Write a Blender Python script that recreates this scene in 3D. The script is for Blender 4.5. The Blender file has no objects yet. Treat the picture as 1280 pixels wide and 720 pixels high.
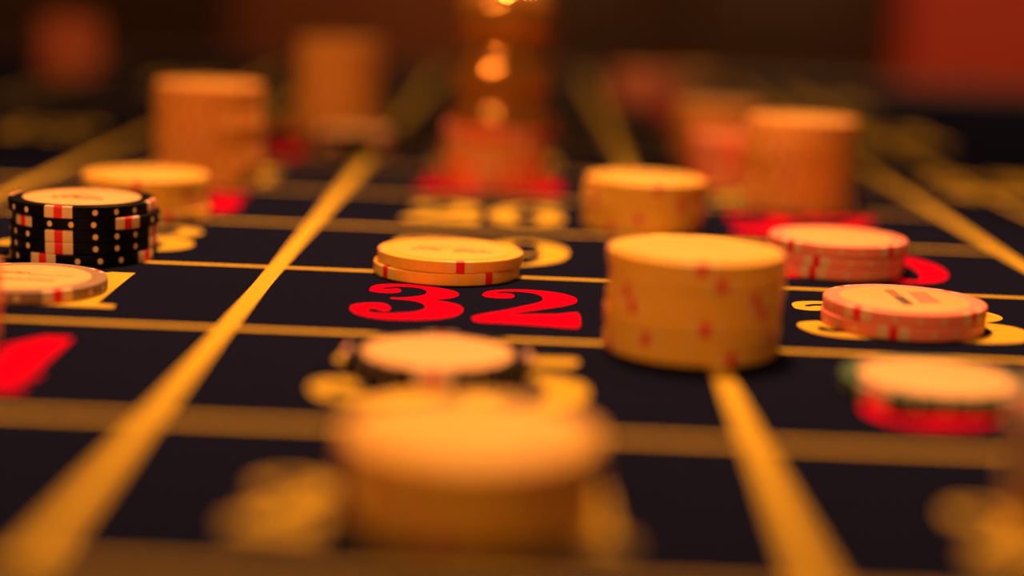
import bpy, bmesh, math, random
from mathutils import Matrix, Vector

random.seed(7)
scene = bpy.context.scene
COL = scene.collection
MM = 0.001

# ------------------------------------------------------------------ camera
CAM_H = 0.083
F_PX = 2150.0
VX, VY, SL = 26.67, 406.5, 0.0402           # where the table's long lines meet, tilt of the horizon
yv = Vector((VX, VY, -F_PX)).normalized()
zv = Vector((SL * F_PX, F_PX, VY + VX * SL)).normalized()
xv = yv.cross(zv)
cam_data = bpy.data.cameras.new('camera')
cam = bpy.data.objects.new('camera', cam_data)
COL.objects.link(cam)
M4 = Matrix((xv, yv, zv)).to_4x4()
M4.translation = (0, 0, CAM_H)
cam.matrix_world = M4
cam_data.sensor_width = 36
cam_data.lens = 36 * F_PX / 1280
cam_data.clip_start = 0.005
cam_data.clip_end = 50
cam_data.dof.use_dof = True
cam_data.dof.focus_distance = 0.437
cam_data.dof.aperture_fstop = 3.0
scene.camera = cam

# ------------------------------------------------------------------ world, lamps, exposure
world = bpy.data.worlds.new('room_dim')
scene.world = world
world.use_nodes = True
bg = world.node_tree.nodes['Background']
bg.inputs['Color'].default_value = (1.0, 0.42, 0.13, 1)
bg.inputs['Strength'].default_value = 0.10

def lamp(name, kind, loc, target, power, col, **kw):
    d = bpy.data.lights.new(name, kind)
    d.energy = power
    d.color = col
    for k, v in kw.items():
        setattr(d, k, v)
    o = bpy.data.objects.new(name, d)
    o.location = loc
    o.rotation_euler = (Vector(target) - Vector(loc)).to_track_quat('-Z', 'Y').to_euler()
    COL.objects.link(o)
    return o

WARM = (1.0, 0.435, 0.15)
lamp('table_lamp', 'SPOT', (0.0, 0.64, 0.62), (0.0, 0.42, 0.0), 40, WARM,
     spot_size=math.radians(68), spot_blend=1.0, shadow_soft_size=0.05)
for cx in (-0.85, -0.22):  # unseen fill spots from the camera side, added for chip sides and marker glint
    lamp('camera_side_fill', 'SPOT', (cx, -0.52, 0.80), (0.0, 0.80, 0.0), 24, (1.0, 0.42, 0.11),
         spot_size=math.radians(42), spot_blend=1.0, shadow_soft_size=0.035)
lamp('chair_fill', 'AREA', (0.5, 1.75, 1.4), (0.4, 2.1, 0.0), 22, (1.0, 0.5, 0.18), shape='DISK', size=0.4)  # unseen fill light added above the chairs to brighten the background

vs = scene.view_settings
vs.view_transform = 'Standard'
vs.look = 'None'
vs.gamma = 1
vs.use_curve_mapping = False
vs.exposure = 0.0

# ------------------------------------------------------------------ materials
def mat(name, col, rough=0.5, coat=0.0, spec=0.5, noise=None, bump=None, sheen=0.0, metal=0.0, trans=0.0, col2=None):
    m = bpy.data.materials.new(name)
    m.use_nodes = True
    nt = m.node_tree
    b = nt.nodes['Principled BSDF']
    b.inputs['Base Color'].default_value = (*col, 1)
    b.inputs['Roughness'].default_value = rough
    b.inputs['Coat Weight'].default_value = coat
    b.inputs['Coat Roughness'].default_value = 0.25
    b.inputs['Specular IOR Level'].default_value = spec
    b.inputs['Sheen Weight'].default_value = sheen
    b.inputs['Metallic'].default_value = metal
    b.inputs['Transmission Weight'].default_value = trans
    tc = nt.nodes.new('ShaderNodeTexCoord')
    if noise:
        n = nt.nodes.new('ShaderNodeTexNoise')
        n.inputs['Scale'].default_value = noise[0]
        n.inputs['Detail'].default_value = 4
        nt.links.new(tc.outputs['Object'], n.inputs['Vector'])
        r = nt.nodes.new('ShaderNodeMix')
        r.data_type = 'RGBA'
        c2 = col2 or tuple(c * (1 - noise[1]) for c in col)
        r.inputs['A'].default_value = (*col, 1)
        r.inputs['B'].default_value = (*c2, 1)
        nt.links.new(n.outputs['Fac'], r.inputs['Factor'])
        nt.links.new(r.outputs['Result'], b.inputs['Base Color'])
    if bump:
        n = nt.nodes.new('ShaderNodeTexNoise')
        n.inputs['Scale'].default_value = bump[0]
        n.inputs['Detail'].default_value = 3
        nt.links.new(tc.outputs['Object'], n.inputs['Vector'])
        bp = nt.nodes.new('ShaderNodeBump')
        bp.inputs['Strength'].default_value = bump[1]
        bp.inputs['Distance'].default_value = bump[2]
        nt.links.new(n.outputs['Fac'], bp.inputs['Height'])
        nt.links.new(bp.outputs['Normal'], b.inputs['Normal'])
    return m

MT = dict(
    felt=mat('navy_felt', (0.0085, 0.0098, 0.033), 0.95, spec=0.0, noise=(900, 0.5), bump=(2600, 0.5, 0.0002)),
    gold=mat('gold_print', (0.60, 0.40, 0.042), 0.8, spec=0.0, noise=(700, 0.18), bump=(2600, 0.3, 0.0001)),
    redp=mat('red_print', (0.66, 0.001, 0.022), 0.8, spec=0.0, noise=(700, 0.15), bump=(2600, 0.3, 0.0001)),
    yellow=mat('yellow_clay', (0.90, 0.50, 0.055), 0.42, coat=0.15, noise=(260, 0.12)),
    yellow_inlay=mat('yellow_inlay', (0.90, 0.57, 0.13), 0.35, coat=0.25, noise=(180, 0.1)),
    orange=mat('orange_clay', (0.82, 0.36, 0.06), 0.45, coat=0.12, noise=(260, 0.12)),
    orange_inlay=mat('orange_inlay', (0.86, 0.45, 0.10), 0.4, coat=0.2, noise=(180, 0.1)),
    pink=mat('pink_clay', (0.92, 0.25, 0.19), 0.45, coat=0.12, noise=(260, 0.12)),
    pink_inlay=mat('pale_inlay', (0.90, 0.46, 0.17), 0.38, coat=0.2, noise=(180, 0.08)),
    coral=mat('coral_clay', (0.84, 0.17, 0.07), 0.45, coat=0.12, noise=(260, 0.12)),
    coral_inlay=mat('coral_inlay', (0.86, 0.24, 0.10), 0.4, coat=0.2, noise=(180, 0.1)),
    black=mat('black_clay', (0.0015, 0.0025, 0.010), 0.45, spec=0.10, noise=(260, 0.2)),
    tan=mat('tan_clay', (0.32, 0.20, 0.13), 0.5, coat=0.1, noise=(260, 0.15)),
    green=mat('green_clay', (0.012, 0.075, 0.018), 0.45, coat=0.12, noise=(260, 0.15)),
    cream=mat('cream_inlay', (0.90, 0.52, 0.22), 0.38, coat=0.2, noise=(180, 0.08)),
    insert=mat('cream_insert', (0.80, 0.58, 0.40), 0.5, noise=(400, 0.2)),
    insert_yellow=mat('pale_yellow_insert', (0.86, 0.56, 0.18), 0.5, noise=(400, 0.15)),
    insert_pink=mat('pale_pink_insert', (0.82, 0.52, 0.36), 0.5, noise=(400, 0.2)),
    stripe=mat('red_stripe', (0.78, 0.008, 0.02), 0.45, noise=(400, 0.15)),
    ink=mat('brown_ink', (0.10, 0.035, 0.015), 0.5, noise=(500, 0.3)),
    ink_faint=mat('faint_ink', (0.34, 0.13, 0.04), 0.5, noise=(500, 0.3)),
    ink_red=mat('red_brown_ink', (0.62, 0.20, 0.10), 0.5, noise=(900, 0.4)),
    amber=mat('amber_marker', (0.62, 0.27, 0.05), 0.08, metal=0.6, noise=(30, 0.4)),
    wood=mat('dark_wood', (0.10, 0.035, 0.012), 0.35, coat=0.3, noise=(14, 0.6), bump=(60, 0.2, 0.001)),
    leather=mat('dark_leather', (0.045, 0.018, 0.010), 0.5, noise=(40, 0.4), bump=(300, 0.3, 0.001)),
    redleather=mat('red_leather', (0.52, 0.06, 0.04), 0.5, noise=(20, 0.3), bump=(250, 0.3, 0.001)),
    brownleather=mat('brown_leather', (0.22, 0.06, 0.02), 0.5, noise=(20, 0.3), bump=(250, 0.3, 0.001)),
    wall=mat('wall_panel_wood', (0.07, 0.026, 0.010), 0.45, noise=(5, 0.6), bump=(40, 0.2, 0.002)),
    carpet=mat('carpet', (0.05, 0.016, 0.012), 0.95, noise=(60, 0.5), bump=(400, 0.5, 0.002)),
)

# ------------------------------------------------------------------ helpers
def link(name, mesh, m, parent=None, loc=(0, 0, 0)):
    if m is not None and not mesh.materials:
        mesh.materials.append(m)
    o = bpy.data.objects.new(name, mesh)
    COL.objects.link(o)
    o.location = loc
    if parent:
        o.parent = parent
    return o

def empty(name, label, cat, loc, rz=0, group=None):
    o = bpy.data.objects.new(name, None)
    o.empty_display_size = 0.01
    COL.objects.link(o)
    o.location = loc
    o.rotation_euler = (0, 0, rz)
    o['label'] = label
    o['category'] = cat
    if group:
        o['group'] = group
    return o

def mesh_from(name, verts, faces, smooth=False):
    me = bpy.data.meshes.new(name)
    me.from_pydata(verts, [], faces)
    if smooth:
        for p in me.polygons:
            p.use_smooth = True
    me.update()
    return me

def lathe(name, prof, n=64, smooth_angle=40, a0=0.0, a1=2 * math.pi):
    """prof: list of (r, z) from bottom axis round to top axis."""
    full = abs(a1 - a0 - 2 * math.pi) < 1e-6
    verts, faces = [], []
    cols = n if full else n + 1
    ring = []
    for r, z in prof:
        if r < 1e-7 and full:
            ring.append([len(verts)] * cols)
            verts.append((0, 0, z))
        else:
            row = []
            for i in range(cols):
                a = a0 + (a1 - a0) * i / n
                row.append(len(verts))
                verts.append((r * math.sin(a), -r * math.cos(a), z))
            ring.append(row)
    for k in range(len(prof) - 1):
        for i in range(n):
            j = (i + 1) % cols
            q = [ring[k][i], ring[k][j], ring[k + 1][j], ring[k + 1][i]]
            f = []
            for v in q:
                if v not in f:
                    f.append(v)
            if len(f) >= 3:
                faces.append(f)
    me = mesh_from(name, verts, faces, True)
    me.set_sharp_from_angle(angle=math.radians(smooth_angle))
    return me

def box_bm(bm, x0, x1, y0, y1, z0, z1, bevel=0.0, seg=2):
    r = bmesh.ops.create_cube(bm, size=1.0)
    vs_ = r['verts']
    bmesh.ops.scale(bm, vec=(x1 - x0, y1 - y0, z1 - z0), verts=vs_)
    bmesh.ops.translate(bm, vec=((x0 + x1) / 2, (y0 + y1) / 2, (z0 + z1) / 2), verts=vs_)
    if bevel:
        ed = list({e for v in vs_ for e in v.link_edges})
        bmesh.ops.bevel(bm, geom=ed, offset=bevel, segments=seg, affect='EDGES', profile=0.5)

def box(name, x0, x1, y0, y1, z0, z1, m, parent=None, bevel=0.0, seg=2):
    bm = bmesh.new()
    box_bm(bm, x0, x1, y0, y1, z0, z1, bevel, seg)
    me = bpy.data.meshes.new(name)
    bm.to_mesh(me)
    bm.free()
    if bevel:
        for p in me.polygons:
            p.use_smooth = True
        me.set_sharp_from_angle(angle=math.radians(68))
    return link(name, me, m, parent)

def smooth_loop(pts, sub=4):
    out = []
    n = len(pts)
    for i in range(n):
        p0, p1, p2, p3 = (pts[(i + k) % n] for k in (-1, 0, 1, 2))
        for s in range(sub):
            t = s / sub
            out.append(tuple(0.5 * (2 * p1[d] + (p2[d] - p0[d]) * t + (2 * p0[d] - 5 * p1[d] + 4 * p2[d] - p3[d]) * t * t
                                    + (3 * p1[d] - p0[d] - 3 * p2[d] + p3[d]) * t ** 3) for d in (0, 1)))
    return out

def flat_shape(name, loops, thick):
    """filled outline with holes, millimetres -> metres, given a thin body."""
    cu = bpy.data.curves.new(name, 'CURVE')
    cu.dimensions = '2D'
    cu.fill_mode = 'BOTH'
    cu.extrude = thick / 2
    for lp in loops:
        s = cu.splines.new('POLY')
        s.points.add(len(lp) - 1)
        for p, q in zip(s.points, lp):
            p.co = (q[0] * MM, q[1] * MM, 0, 1)
        s.use_cyclic_u = True
    o = bpy.data.objects.new(name, cu)
    COL.objects.link(o)
    dg = bpy.context.evaluated_depsgraph_get()
    me = bpy.data.meshes.new_from_object(o.evaluated_get(dg))
    me.name = name
    me.materials.clear()
    bpy.data.objects.remove(o)
    bpy.data.curves.remove(cu)
    return me

# ------------------------------------------------------------------ the room
def struct(o):
    o['kind'] = 'structure'
    return o

FLOOR_Z = -0.76
struct(box('floor', -2.6, 2.6, -1.6, 3.3, FLOOR_Z - 0.05, FLOOR_Z, MT['carpet']))
wall = struct(box('wall_back', -2.6, 2.6, 3.30, 3.40, FLOOR_Z, 1.9, MT['wall']))
for i in range(9):
    x = -2.5 + i * 0.56
    box('panel', x, x + 0.46, 3.275, 3.30, FLOOR_Z + 0.18, 0.25, MT['wall'], wall, 0.008)
struct(box('baseboard_back', -2.6, 2.6, 3.27, 3.30, FLOOR_Z, FLOOR_Z + 0.12, MT['wood'], None, 0.004))
struct(box('trim_1', -2.6, 2.6, 3.26, 3.30, 0.29, 0.35, MT['wood'], None, 0.006))

# ------------------------------------------------------------------ the roulette table
X1, X2 = -0.0655, 0.0430
W = 0.1085
X0, X3 = X1 - W, X2 + W - 0.002
Y3 = 0.2982                     # near edge of the 34-35-36 row
D = 0.0779
TX0, TX1, TY0, TY1 = -0.50, 0.50, -0.35, 1.305
table = empty('roulette_table', 'roulette table with dark navy felt printed with a gold number grid', 'table', (0, 0.4, FLOOR_Z))
def on_table(o):
    o.parent = table
    o.location = Vector(o.location) - Vector((0, 0.4, FLOOR_Z))
    return o
on_table(box('felt', TX0, TX1, TY0, TY1, -0.02, 0.0, MT['felt']))['label'] = 'dark navy felt playing surface'
RW = 0.09
for nm, a in (('far', (TX0 - RW, TX1 + RW, TY1 + 0.001, TY1 + RW)), ('near', (TX0 - RW, TX1 + RW, TY0 - RW, TY0 - 0.001)),
              ('l', (TX0 - RW, TX0 - 0.001, TY0, TY1)), ('r', (TX1 + 0.001, TX1 + RW, TY0, TY1))):
    on_table(box('padded_rail', *a, -0.045, 0.001, MT['leather'], None, 0.014, 4))
for a in ((TX0 - 0.02, TX1 + 0.02, TY1 - 0.01, TY1 + 0.02), (TX0 - 0.02, TX1 + 0.02, TY0 - 0.02, TY0 + 0.01),
          (TX0 - 0.02, TX0 + 0.01, TY0 + 0.012, TY1 - 0.012), (TX1 - 0.01, TX1 + 0.02, TY0 + 0.012, TY1 - 0.012)):
    on_table(box('apron', *a, -0.16, -0.046, MT['wood'], None, 0.004))
for sx in (TX0 + 0.05, TX1 - 0.05):
    for sy in (TY0 + 0.06, TY1 - 0.06):
        on_table(link('leg', lathe('table_leg', [(0, 0), (0.035, 0), (0.035, 0.03), (0.024, 0.06), (0.03, 0.3), (0.042, 0.55),
                 (0.045, 0.60), (0.045, 0.714), (0, 0.714)], 24), MT['wood'], None, (sx, sy, FLOOR_Z)))

PT = 0.00006                    # body of the print on the felt
def line(x0, x1, y0, y1, lift=0.0):
    return on_table(box('printed_line', x0, x1, y0, y1, 0.00001, PT + lift, MT['gold']))
LW = 0.0048
YE = Y3 + 12 * D
for x in (X0, X1, X2, X3):
    line(x - LW / 2, x + LW / 2, Y3 - D, YE + 0.062 if x in (X1, X2) else YE, 0.00002)
for k in range(-1, 13):
    y = Y3 + k * D
    line(X0, X3, y - 0.0014, y + 0.0014)
# betting boxes beside the number grid
for sx, xa in ((1, X3 + 0.033), (-1, X0 - 0.112)):
    line(xa - 0.0017, xa + 0.0017, Y3, YE, 0.00002)
for k in (4, 8):
    line(X0 - 0.112, X0, Y3 + k * D - 0.0021, Y3 + k * D + 0.0021)
line(X1, X2, YE + 0.0592, YE + 0.062)

# numerals: fat-face old style digits, mm in a 27 x 41.5 box
S = smooth_loop
def ell(cx, cy, rx, ry, n=40):
    return [(cx + rx * math.cos(2 * math.pi * i / n), cy + ry * math.sin(2 * math.pi * i / n)) for i in range(n)]
T3 = [(-27.9,46.1),(-27.6,50.6),(-25.6,53.5),(-21.5,55.0),(-17.4,55.1),(-13.1,53.9),(-8.8,51.8),(-5.6,49.2),(-4.1,45.9),(-4.2,42.6),(-6.1,39.6),(-8.5,37.8),(-9.9,36.8),(-6.4,35.2),(-3.8,32.8),(-2.4,29.1),(-2.4,24.3),(-4.1,19.8),(-7.7,16.4),(-11.8,14.7),(-16.4,13.8),(-21.1,14.0),(-25.6,15.9),(-28.5,18.9),(-30.1,22.9),(-30.2,26.8),(-28.1,29.8),(-24.3,31.2),(-21.5,30.1),(-20.1,26.9),(-20.0,23.2),(-21.2,21.9),(-23.0,23.1),(-24.4,24.6),(-25.3,22.2),(-24.6,20.2),(-21.7,19.3),(-17.5,20.5),(-14.3,22.5),(-12.4,25.7),(-12.3,29.6),(-13.7,33.2),(-15.8,35.0),(-18.8,35.8),(-21.4,36.3),(-21.4,37.9),(-18.1,38.7),(-15.2,40.7),(-13.4,43.2),(-13.1,46.6),(-14.4,49.5),(-17.1,51.2),(-20.7,51.0),(-23.4,49.4),(-23.7,47.9),(-21.0,49.4),(-19.4,48.3),(-18.9,45.4),(-20.0,43.6),(-22.9,42.5),(-25.8,43.1),(-27.5,44.5)]
T2 = [(1.0,45.7),(1.8,49.5),(4.6,52.4),(8.7,54.0),(13.4,54.4),(18.6,53.4),(22.7,51.1),(25.4,47.5),(26.1,43.6),(25.2,39.3),(21.9,35.3),(17.4,31.6),(13.0,28.2),(9.6,25.4),(8.7,24.0),(10.6,24.5),(15.4,25.6),(20.3,26.7),(22.7,28.4),(25.9,28.8),(26.1,17.9),(25.5,13.2),(23.8,12.5),(17.7,13.4),(10.7,14.2),(3.2,14.5),(0.4,15.4),(-0.6,17.7),(-0.1,20.5),(2.9,24.2),(7.2,28.6),(11.5,34.1),(15.0,38.5),(16.5,42.3),(16.2,46.5),(14.4,49.5),(11.3,50.8),(8.3,50.7),(6.2,50.1),(5.2,48.4),(7.8,48.9),(9.7,47.6),(10.0,44.8),(8.9,42.5),(5.9,41.9),(2.8,42.5),(1.3,44.1)]
G6 = [S([(26,33),(24.5,38),(20,41.3),(14,41),(7,36.5),(2,29),(0,19.5),(.5,11),(4,4),(10,.3),(16,.2),(22,3.5),(26,9),(26.5,14.5),(25,20),(21,24),(16,25),(11.5,23.5),(9.3,21),(9.5,28),(11.5,34.5),(15,38.5),(18,39),(17,36.5),(16.8,33),(19,30),(23,29.5),(25.5,31)]),
      S([(13,21.5),(16,20),(17.3,14),(16.5,6),(13.5,2.6),(10.5,5),(9.4,12),(10.3,19)])]
GLY = {
    '0': [ell(13.3, 20.7, 13.3, 20.7), ell(13.3, 20.7, 4.8, 17.8)],
    '1': [[(4,0),(25,0),(25,3.2),(20,4.2),(20,41.5),(14,41.5),(3,34.5),(3,31.5),(10.5,34),(10.5,4.2),(4,3.2)]],
    '2': [S([(x + .6, y - 13.5) for x, y in T2])],
    '3': [S([(x + 30.2, y - 13.5) for x, y in T3])],
    '4': [[(10,0),(26,0),(26,2.5),(24,3.5),(24,10),(25.8,10),(25.8,13.5),(24,13.5),(24,41.5),(18,41.5),(0,13.5),(0,10),(14.5,10),(14.5,3.5),(10,2.5)],
          [(14.5,13.5),(14.5,31),(3.6,13.5)]],
    '5': [S([(4,41.5),(14,41.3),(24.5,41.5),(23.5,34.5),(15,34.3),(7,34.5),(6.2,25.5),(10,27),(15,27.5),(21,26),(25.5,21),(26.5,14),(24.5,6.5),(19.5,1.5),(12,0),(5,1),(1,4.5),(0,9),(2,12.5),(5.5,13.2),(8.8,11.5),(9.3,8),(7.5,5.5),(6,4.2),(9,2.8),(13,3),(16,6),(17.2,13),(16.2,20),(13,24),(9,23.6),(5.5,21.5),(3.8,22),(3.9,32)])],
    '6': G6,
    '7': [S([(1,41.5),(13,41.4),(26,41.5),(26.5,38),(17,20),(15,8),(15.5,2),(13,0),(8.5,1),(6.5,5),(8,14),(13,24),(21,34.5),(10,34),(5,34.5),(3,30),(1,30),(.8,36)])],
    '8': [S([(13.3,41.5),(20,40.5),(24.5,36),(25,31),(22,25.5),(18.5,22.8),(23,20.5),(26.5,15),(26.3,8.5),(22,2.5),(13.3,0),(5,2.5),(.6,8),(.5,14),(4,19),(8,21.5),(4,25),(2,30),(2.8,36),(7,40.5)]),
          S([(13.5,39),(17,36),(17.8,31.5),(15.5,25.5),(11,27.5),(8.8,32),(9.5,37)]),
          S([(11.5,19),(16,14.5),(18,9),(16.5,4),(13,2.5),(8.5,5),(7.5,11),(9,16)])],
    '9': [[(26.5 - x, 41.5 - y) for x, y in lp] for lp in G6],
    't': [[(6,0),(15,0),(15,2.5),(12,3.5),(12,22),(16,22),(16,25),(12,25),(12,33),(9,33),(5,25),(1,24.5),(1,22),(4.5,22),(4.5,3),(5,1)]],
    'o': [ell(10.5, 12.5, 10.5, 12.5), ell(10.5, 12.5, 4, 10)],
}
def inset(lp, d):
    n = len(lp)
    area = sum(lp[i][0] * lp[(i + 1) % n][1] - lp[(i + 1) % n][0] * lp[i][1] for i in range(n))
    sg = 1 if area > 0 else -1
    out = []
    for i in range(n):
        ax, ay = lp[i - 1]
        bx, by = lp[(i + 1) % n]
        l = math.hypot(bx - ax, by - ay) or 1
        out.append((lp[i][0] - sg * (by - ay) / l * d, lp[i][1] + sg * (bx - ax) / l * d))
    return out
for ch in '2356789':
    GLY[ch] = [inset(lp, 0.38 if k == 0 else -0.38) for k, lp in enumerate(GLY[ch])]
def word_mesh(text, sx=1.0, sy=1.0, gap=2.2):
    loops, x = [], 0.0
    for ch in text:
        if ch == ' ':
            x += 8
            continue
        g = GLY[ch]
        wd = max(p[0] for lp in g for p in lp) if ch != '1' else 27
        loops += [[((p[0] + x) * sx, p[1] * sy) for p in lp] for lp in g]
        x += wd + gap
    x -= gap
    return flat_shape('number_' + text.replace(' ', '_'), [[(px - x * sx / 2, py) for px, py in lp] for lp in loops], PT)

GS = D / 0.0694
REDS = {1,3,5,7,9,12,14,16,18,19,21,23,25,27,30,32,34,36}
def number(text, x, y, red, rz=0.0, sx=1.0, sy=1.0, nm='printed_number'):
    o = link(nm, word_mesh(text, sx, sy), MT['redp'] if red else MT['gold'], None, (x, y, PT / 2 + 0.00001))
    o.rotation_euler = (0, 0, rz)
    on_table(o)
    o['label'] = ('red' if red else 'gold') + ' printed ' + text
    return o
CX = (X1 - W / 2 - 0.001, (X1 + X2) / 2 - 0.0018, X2 + 0.0520)
for row in range(12):
    for c in range(3):
        n = 34 - 3 * row + c
        number(str(n), CX[c], Y3 + row * D + 0.0162, n in REDS, 0, 0.985, 0.965 * GS)
for c in (1, 2):
    number('2 to 1', CX[c] + (0.0015 if c == 1 else 0.0030), Y3 - D + 0.0190, False, 0, 0.54, 0.60 * GS)
number('0', CX[1], YE + 0.012, False)
for yy in (0.78, 1.08):
    number('12', X0 - 0.062, yy, False, -math.pi / 2, 1.1, 1.0)
for yy in (0.70, 0.90, 1.10):
    number('12', X3 + 0.066, yy, False, math.pi / 2, 1.5, 1.2)

# ------------------------------------------------------------------ poker chips
R, T = 19.5 * MM, 3.18 * MM
def rim_profile(r, t, b, seg=4, lift=0.0, reach=0.0):
    """outer profile from under the edge to above it (r, z)."""
    p = [(r - b - reach, -lift)]
    for i in range(seg + 1):
        a = math.pi / 2 * i / seg
        p.append((r - b + (b + lift) * math.sin(a), b - (b + lift) * math.cos(a)))
    for i in range(seg + 1):
        a = math.pi / 2 * i / seg
        p.append((r - b + (b + lift) * math.cos(a), t - b + (b + lift) * math.sin(a)))
    p.append((r - b - reach, t + lift))
    return p
BEV = 0.35 * MM
body_prof = [(0, 0)] + rim_profile(R, T, BEV)[0:] + [(16.2 * MM, T), (15.9 * MM, T - 0.1 * MM), (0, T - 0.1 * MM)]
BODY = lathe('chip_body', body_prof, 72, 35)
INLAY = lathe('chip_inlay', [(0, T - 0.1 * MM), (15.6 * MM, T - 0.1 * MM), (15.6 * MM, T + 0.0 * MM), (15.4 * MM, T + 0.03 * MM), (0, T + 0.03 * MM)], 64, 35)
def arc_patch(name, half, lift, reach):
    pr = rim_profile(R, T, BEV, 3, lift * MM, reach * MM)
    return lathe(name, pr, 8, 50, -math.radians(half), math.radians(half))
INSERT = arc_patch('chip_insert', 11.0, 0.03, 0.9)
STRIPE = arc_patch('chip_stripe', 3.3, 0.055, 0.9)
def dots_mesh(angles):
    verts, faces = [], []
    for a in angles:
        c = len(verts)
        verts.append((0.05 * MM + R, a, T / 2))
        for i in range(10):
            th = 2 * math.pi * i / 10
            verts.append((0.045 * MM + R, a + 0.72 * MM / R * math.cos(th), T / 2 + 0.80 * MM * math.sin(th)))
        for i in range(10):
            faces.append((c, c + 1 + i, c + 1 + (i + 1) % 10))
    return mesh_from('chip_dots', [(r * math.sin(a), -r * math.cos(a), z) for r, a, z in verts], faces)
DOTS = dots_mesh([math.radians(90 * q + k) for q in range(4) for k in (28, 45, 62)])

MESHES = {}
def with_mat(me, m):
    key = (me.name, m.name)
    if key not in MESHES:
        c = me.copy()
        c.materials.clear()
        c.materials.append(m)
        MESHES[key] = c
    return MESHES[key]

KIND = {   # body, inlay, insert
    'yellow': ('yellow', 'yellow_inlay', 'insert_yellow'),
    'orange': ('orange', 'orange_inlay', 'insert_yellow'),
    'pink': ('pink', 'pink_inlay', 'insert_pink'),
    'coral': ('coral', 'coral_inlay', 'insert_pink'),
    'black': ('black', 'cream', 'insert'),
    'tan': ('tan', 'cream', 'insert'),
    'green': ('green', 'cream', 'insert_pink'),
}
def chip(kind, x, y, z, phi, label, group, dots=True, marks=(0, 90, 180, 270)):
    b, inl, ins = KIND[kind]
    root = empty('poker_chip', label, 'poker chip', (x, y, z), math.radians(phi), group)
    link('body', with_mat(BODY, MT[b]), None, root)
    link('inlay', with_mat(INLAY, MT[inl]), None, root)
    for a in marks:
        i = link('edge_insert', with_mat(INSERT, MT[ins]), None, root)
        i.rotation_euler = (0, 0, math.radians(a))
        link('stripe', with_mat(STRIPE, MT['stripe']), None, i)
    if dots:
        link('edge_dots', with_mat(DOTS, MT[ins]), None, root)
    return root

ORD = ['top', 'second', 'third', 'fourth', 'fifth', 'sixth', 'seventh', 'eighth', 'ninth', 'tenth', 'eleventh', 'twelfth', 'thirteenth', 'fourteenth']
Z0 = 0.0001
def stack(kinds, x, y, where, phis=None, jit=0.5, offs=None, dots=True):
    """kinds: list of kinds from the top chip down; where: words that single the stack out."""
    n = len(kinds)
    rnd = random.Random(int(x * 1e5) + int(y * 1e5) * 7)
    out = []
    for i, k in enumerate(kinds):
        lvl = n - 1 - i
        ox, oy = (offs[i] if offs and i < len(offs) else (rnd.uniform(-jit, jit), rnd.uniform(-jit, jit)))
        phi = phis[i] if phis and i < len(phis) else rnd.uniform(0, 90)
        phi += math.degrees(math.atan2(-x, y))       # angles are given from the side that faces the viewer
        col = {'coral': 'red-orange'}.get(k, k)
        if n == 1:
            label = where
        elif i == n - 1:
            label = 'bottom %s chip of the %s' % (col, where)
        elif i == 0:
            label = 'top %s chip of the %s' % (col, where)
        else:
            label = '%s %s chip from the top of the %s' % (ORD[i], col, where)
        out.append(chip(k, x + ox * MM, y + oy * MM, Z0 + lvl * (T + 0.02 * MM), phi, label, None if n == 1 else where, dots))
    return out

black = stack(['black'] * 5, -0.1190, 0.4606, 'sharp black stack at left', [-18.5, 33, -20, -20, -33],
              offs=[(-0.4, 0), (0.7, 0.4), (0.2, 0), (0.2, 0.1), (0.1, -0.2)])
tanc = stack(['tan'], -0.1198, 0.4099, 'single tan chip with cream centre in front of the black stack', [22])
stack(['yellow'] * 4, -0.1196, 0.5391, 'yellow stack behind the black stack', [-8, 40, 55, 20])
pair = stack(['yellow'] * 2, -0.0191, 0.4562, 'yellow pair above red 32', offs=[(0, 0), (-0.9, -0.5)], phis=[8, 35])
stack(['yellow'] * 5, 0.0390, 0.5556, 'yellow stack behind the thick one', [12, 38, 40, -5, -30])
stack(['yellow'] * 7, 0.0387, 0.3754, 'thick yellow stack right of red 32', [5, 16, 41, -42, 9, -30, 27], jit=0.35)
stack(['pink'] * 3, 0.0903, 0.4873, 'pink three-chip stack on red 30', [-41, -15, -17], offs=[(0, 0), (-0.3, 0.4), (-0.5, 0.2)])
pinkpair = stack(['pink'] * 2, 0.0934, 0.4110, 'pink pair lying on gold 33', [-33, -5], offs=[(0, 0), (-0.3, -0.4)])
stack(['green'], 0.0858, 0.3423, 'blurred green-rimmed chip with cream centre on red 36', [-38])
stack(['black'], -0.0160, 0.3470, 'dark chip with cream centre below red 32', [-2])
stack(['yellow'] * 4, -0.0063, 0.2535, 'foreground yellow stack', dots=False)
stack(['orange'] * 11, -0.1163, 0.6294, 'tall orange stack at left', dots=False)
stack(['orange'] * 14, -0.0870, 0.7942, 'blurred orange tower behind the low dark stack', dots=False)
stack(['black'] * 3, -0.0732, 0.7383, 'low dark stack left of the marker', dots=False)
stack(['orange'] * 10, 0.0988, 0.6189, 'nearer tall orange stack at right', dots=False)
stack(['orange'] * 8, 0.0840, 0.7570, 'half hidden farther orange stack at right', dots=False)
stack(['coral'] * 6, 0.0845, 0.6830, 'low stack between two orange stacks', dots=False)
cen = stack(['coral', 'coral', 'orange', 'orange', 'coral', 'orange', 'coral'], -0.0116, 0.6527, 'red-orange stack under the marker', dots=False, jit=0.3)
stack(['pink'] * 6, 0.0714, 1.0744, 'far pink stack beyond the orange ones', dots=False)
stack(['tan'] * 4, 0.1133, 1.1895, 'faint farthest brownish stack', dots=False)
stack(['coral'] * 11, -0.3000, 1.1300, 'dim reddish stack at far upper left', dots=False)
stack(['coral'] * 5, -0.1292, 0.3534, 'stack cut off at left edge', dots=False)
stack(['tan'] * 6, 0.0985, 0.2636, 'stack cut off at right edge', dots=False)

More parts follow.
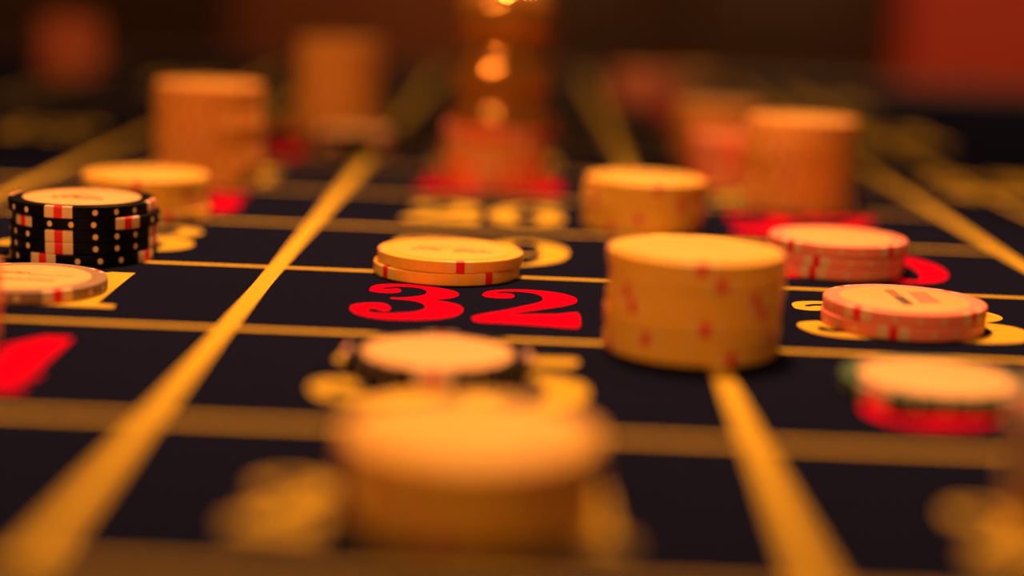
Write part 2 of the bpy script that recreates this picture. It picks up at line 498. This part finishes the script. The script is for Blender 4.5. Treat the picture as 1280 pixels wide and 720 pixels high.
# faint printing on the inlays that show it
ZI = T + 0.034 * MM
def scribble(root, segs, m, name='printed_script'):
    """segs: list of (x0, x1, y, wave, thick) in mm, drawn as wavy lines in the inlay plane, camera side is -y."""
    verts, faces = [], []
    rnd = random.Random(3)
    for x0, x1, y, wv, th in segs:
        n = max(6, int((x1 - x0) * 2.5))
        b = len(verts)
        for i in range(n + 1):
            x = x0 + (x1 - x0) * i / n
            yy = y + wv * rnd.uniform(-1, 1)
            tt = th * rnd.uniform(0.5, 1.3)
            verts += [(x * MM, (yy - tt / 2) * MM, ZI), (x * MM, (yy + tt / 2) * MM, ZI)]
        for i in range(n):
            a = b + 2 * i
            faces.append((a, a + 2, a + 3, a + 1))
    o = link(name, mesh_from(name, verts, faces), m, root)
    o.rotation_euler = (0, 0, -root.rotation_euler[2])
    return o
scribble(black[0], [(-7.5, 0, -2.2, 1.6, 3.2), (0, 6.5, -3.4, 1.2, 2.8), (-5, 3, 2.8, .9, 1.6)], MT['ink'])
scribble(pair[0], [(-10.5, -2.3, -1.4, 1.6, 2.4), (0.8, 11.0, -2.4, 1.6, 2.8), (-9, 6, 2.2, .9, 1.2)], MT['ink_faint'])
scribble(tanc[0], [(-9, 0, 4.2, 1.0, 1.8), (0, 11, 2.6, .5, .9), (-9, 8, -3.9, 1.2, 1.9)], MT['ink_faint'])
def quad(root, pts, m, name):
    me = mesh_from(name, [(x * MM, y * MM, ZI) for x, y in pts], [tuple(range(len(pts)))])
    o = link(name, me, m, root)
    o.rotation_euler = (0, 0, -root.rotation_euler[2])
    return o
quad(pinkpair[0], [(-3.0, 11.0), (-0.4, 11.8), (0.2, 3.2), (-2.5, 2.2)], MT['ink_faint'], 'printed_mark')
quad(pinkpair[0], [(-2.5, 1.9), (0.2, 2.9), (1.0, -7.5), (-1.9, -8.4)], MT['ink'], 'printed_mark')
quad(pinkpair[0], [(2.7, 9.4), (7.2, 10.3), (8.4, -3.6), (2.8, -5.7)], MT['ink_red'], 'printed_mark')

# ------------------------------------------------------------------ win marker on the red-orange stack
ZM = Z0 + 7 * (T + 0.02 * MM)
mk = empty('win_marker', 'glossy amber win marker standing on the red-orange chip stack', 'marker', (-0.0100, 0.6530, ZM))
prof = [(0, 0), (18.4, 0), (19.0, .8), (19.0, 4), (18.0, 5.5), (16.6, 7.5), (16.4, 11), (17.8, 13.5), (18.8, 15), (18.6, 17.5), (18.0, 20), (17.3, 22.5), (16.4, 25), (14.6, 27), (14.2, 29.5)]
link('body', lathe('marker_body', [(r * MM, z * MM) for r, z in prof + [(0, 29.5)]], 64, 60), MT['amber'], mk)
prof = [(0, 29.6), (14.2, 29.6), (15.2, 31), (17.6, 33.5), (18.6, 37), (18.6, 43), (17.6, 47), (14.0, 51), (7, 53.3), (0, 54)]
link('cap', lathe('marker_cap', [(r * MM, z * MM) for r, z in prof], 64, 60), MT['amber'], mk)

# ------------------------------------------------------------------ chairs beyond the table
def chair(x, y, rz, seatw, m, label):
    c = empty('armchair', label, 'chair', (x, y, FLOOR_Z), rz)
    w = seatw / 2
    box('seat', -w, w, -0.24, 0.24, 0.38, 0.48, m, c, 0.035, 4)
    b = box('backrest', -w, w, 0.20, 0.29, 0.485, 0.98, m, c, 0.04, 5)
    for s in (-1, 1):
        box('armrest', s * (w + 0.035) - 0.03, s * (w + 0.035) + 0.03, -0.22, 0.24, 0.60, 0.66, m, c, 0.02, 3)
        box('arm_post', s * (w + 0.035) - 0.02, s * (w + 0.035) + 0.02, -0.18, -0.14, 0.30, 0.60, MT['wood'], c, 0.004)
        for yy in (-0.2, 0.2):
            box('leg', s * (w - 0.03) - 0.02, s * (w - 0.03) + 0.02, yy - 0.02, yy + 0.02, 0.0, 0.38, MT['wood'], c, 0.004)
    return c
chair(0.69, 2.02, math.radians(-8), 0.50, MT['redleather'], 'red leather armchair beyond the far right end of the table')
chair(-0.20, 2.45, math.radians(6), 0.50, MT['brownleather'], 'brown leather armchair beyond the far end of the table')
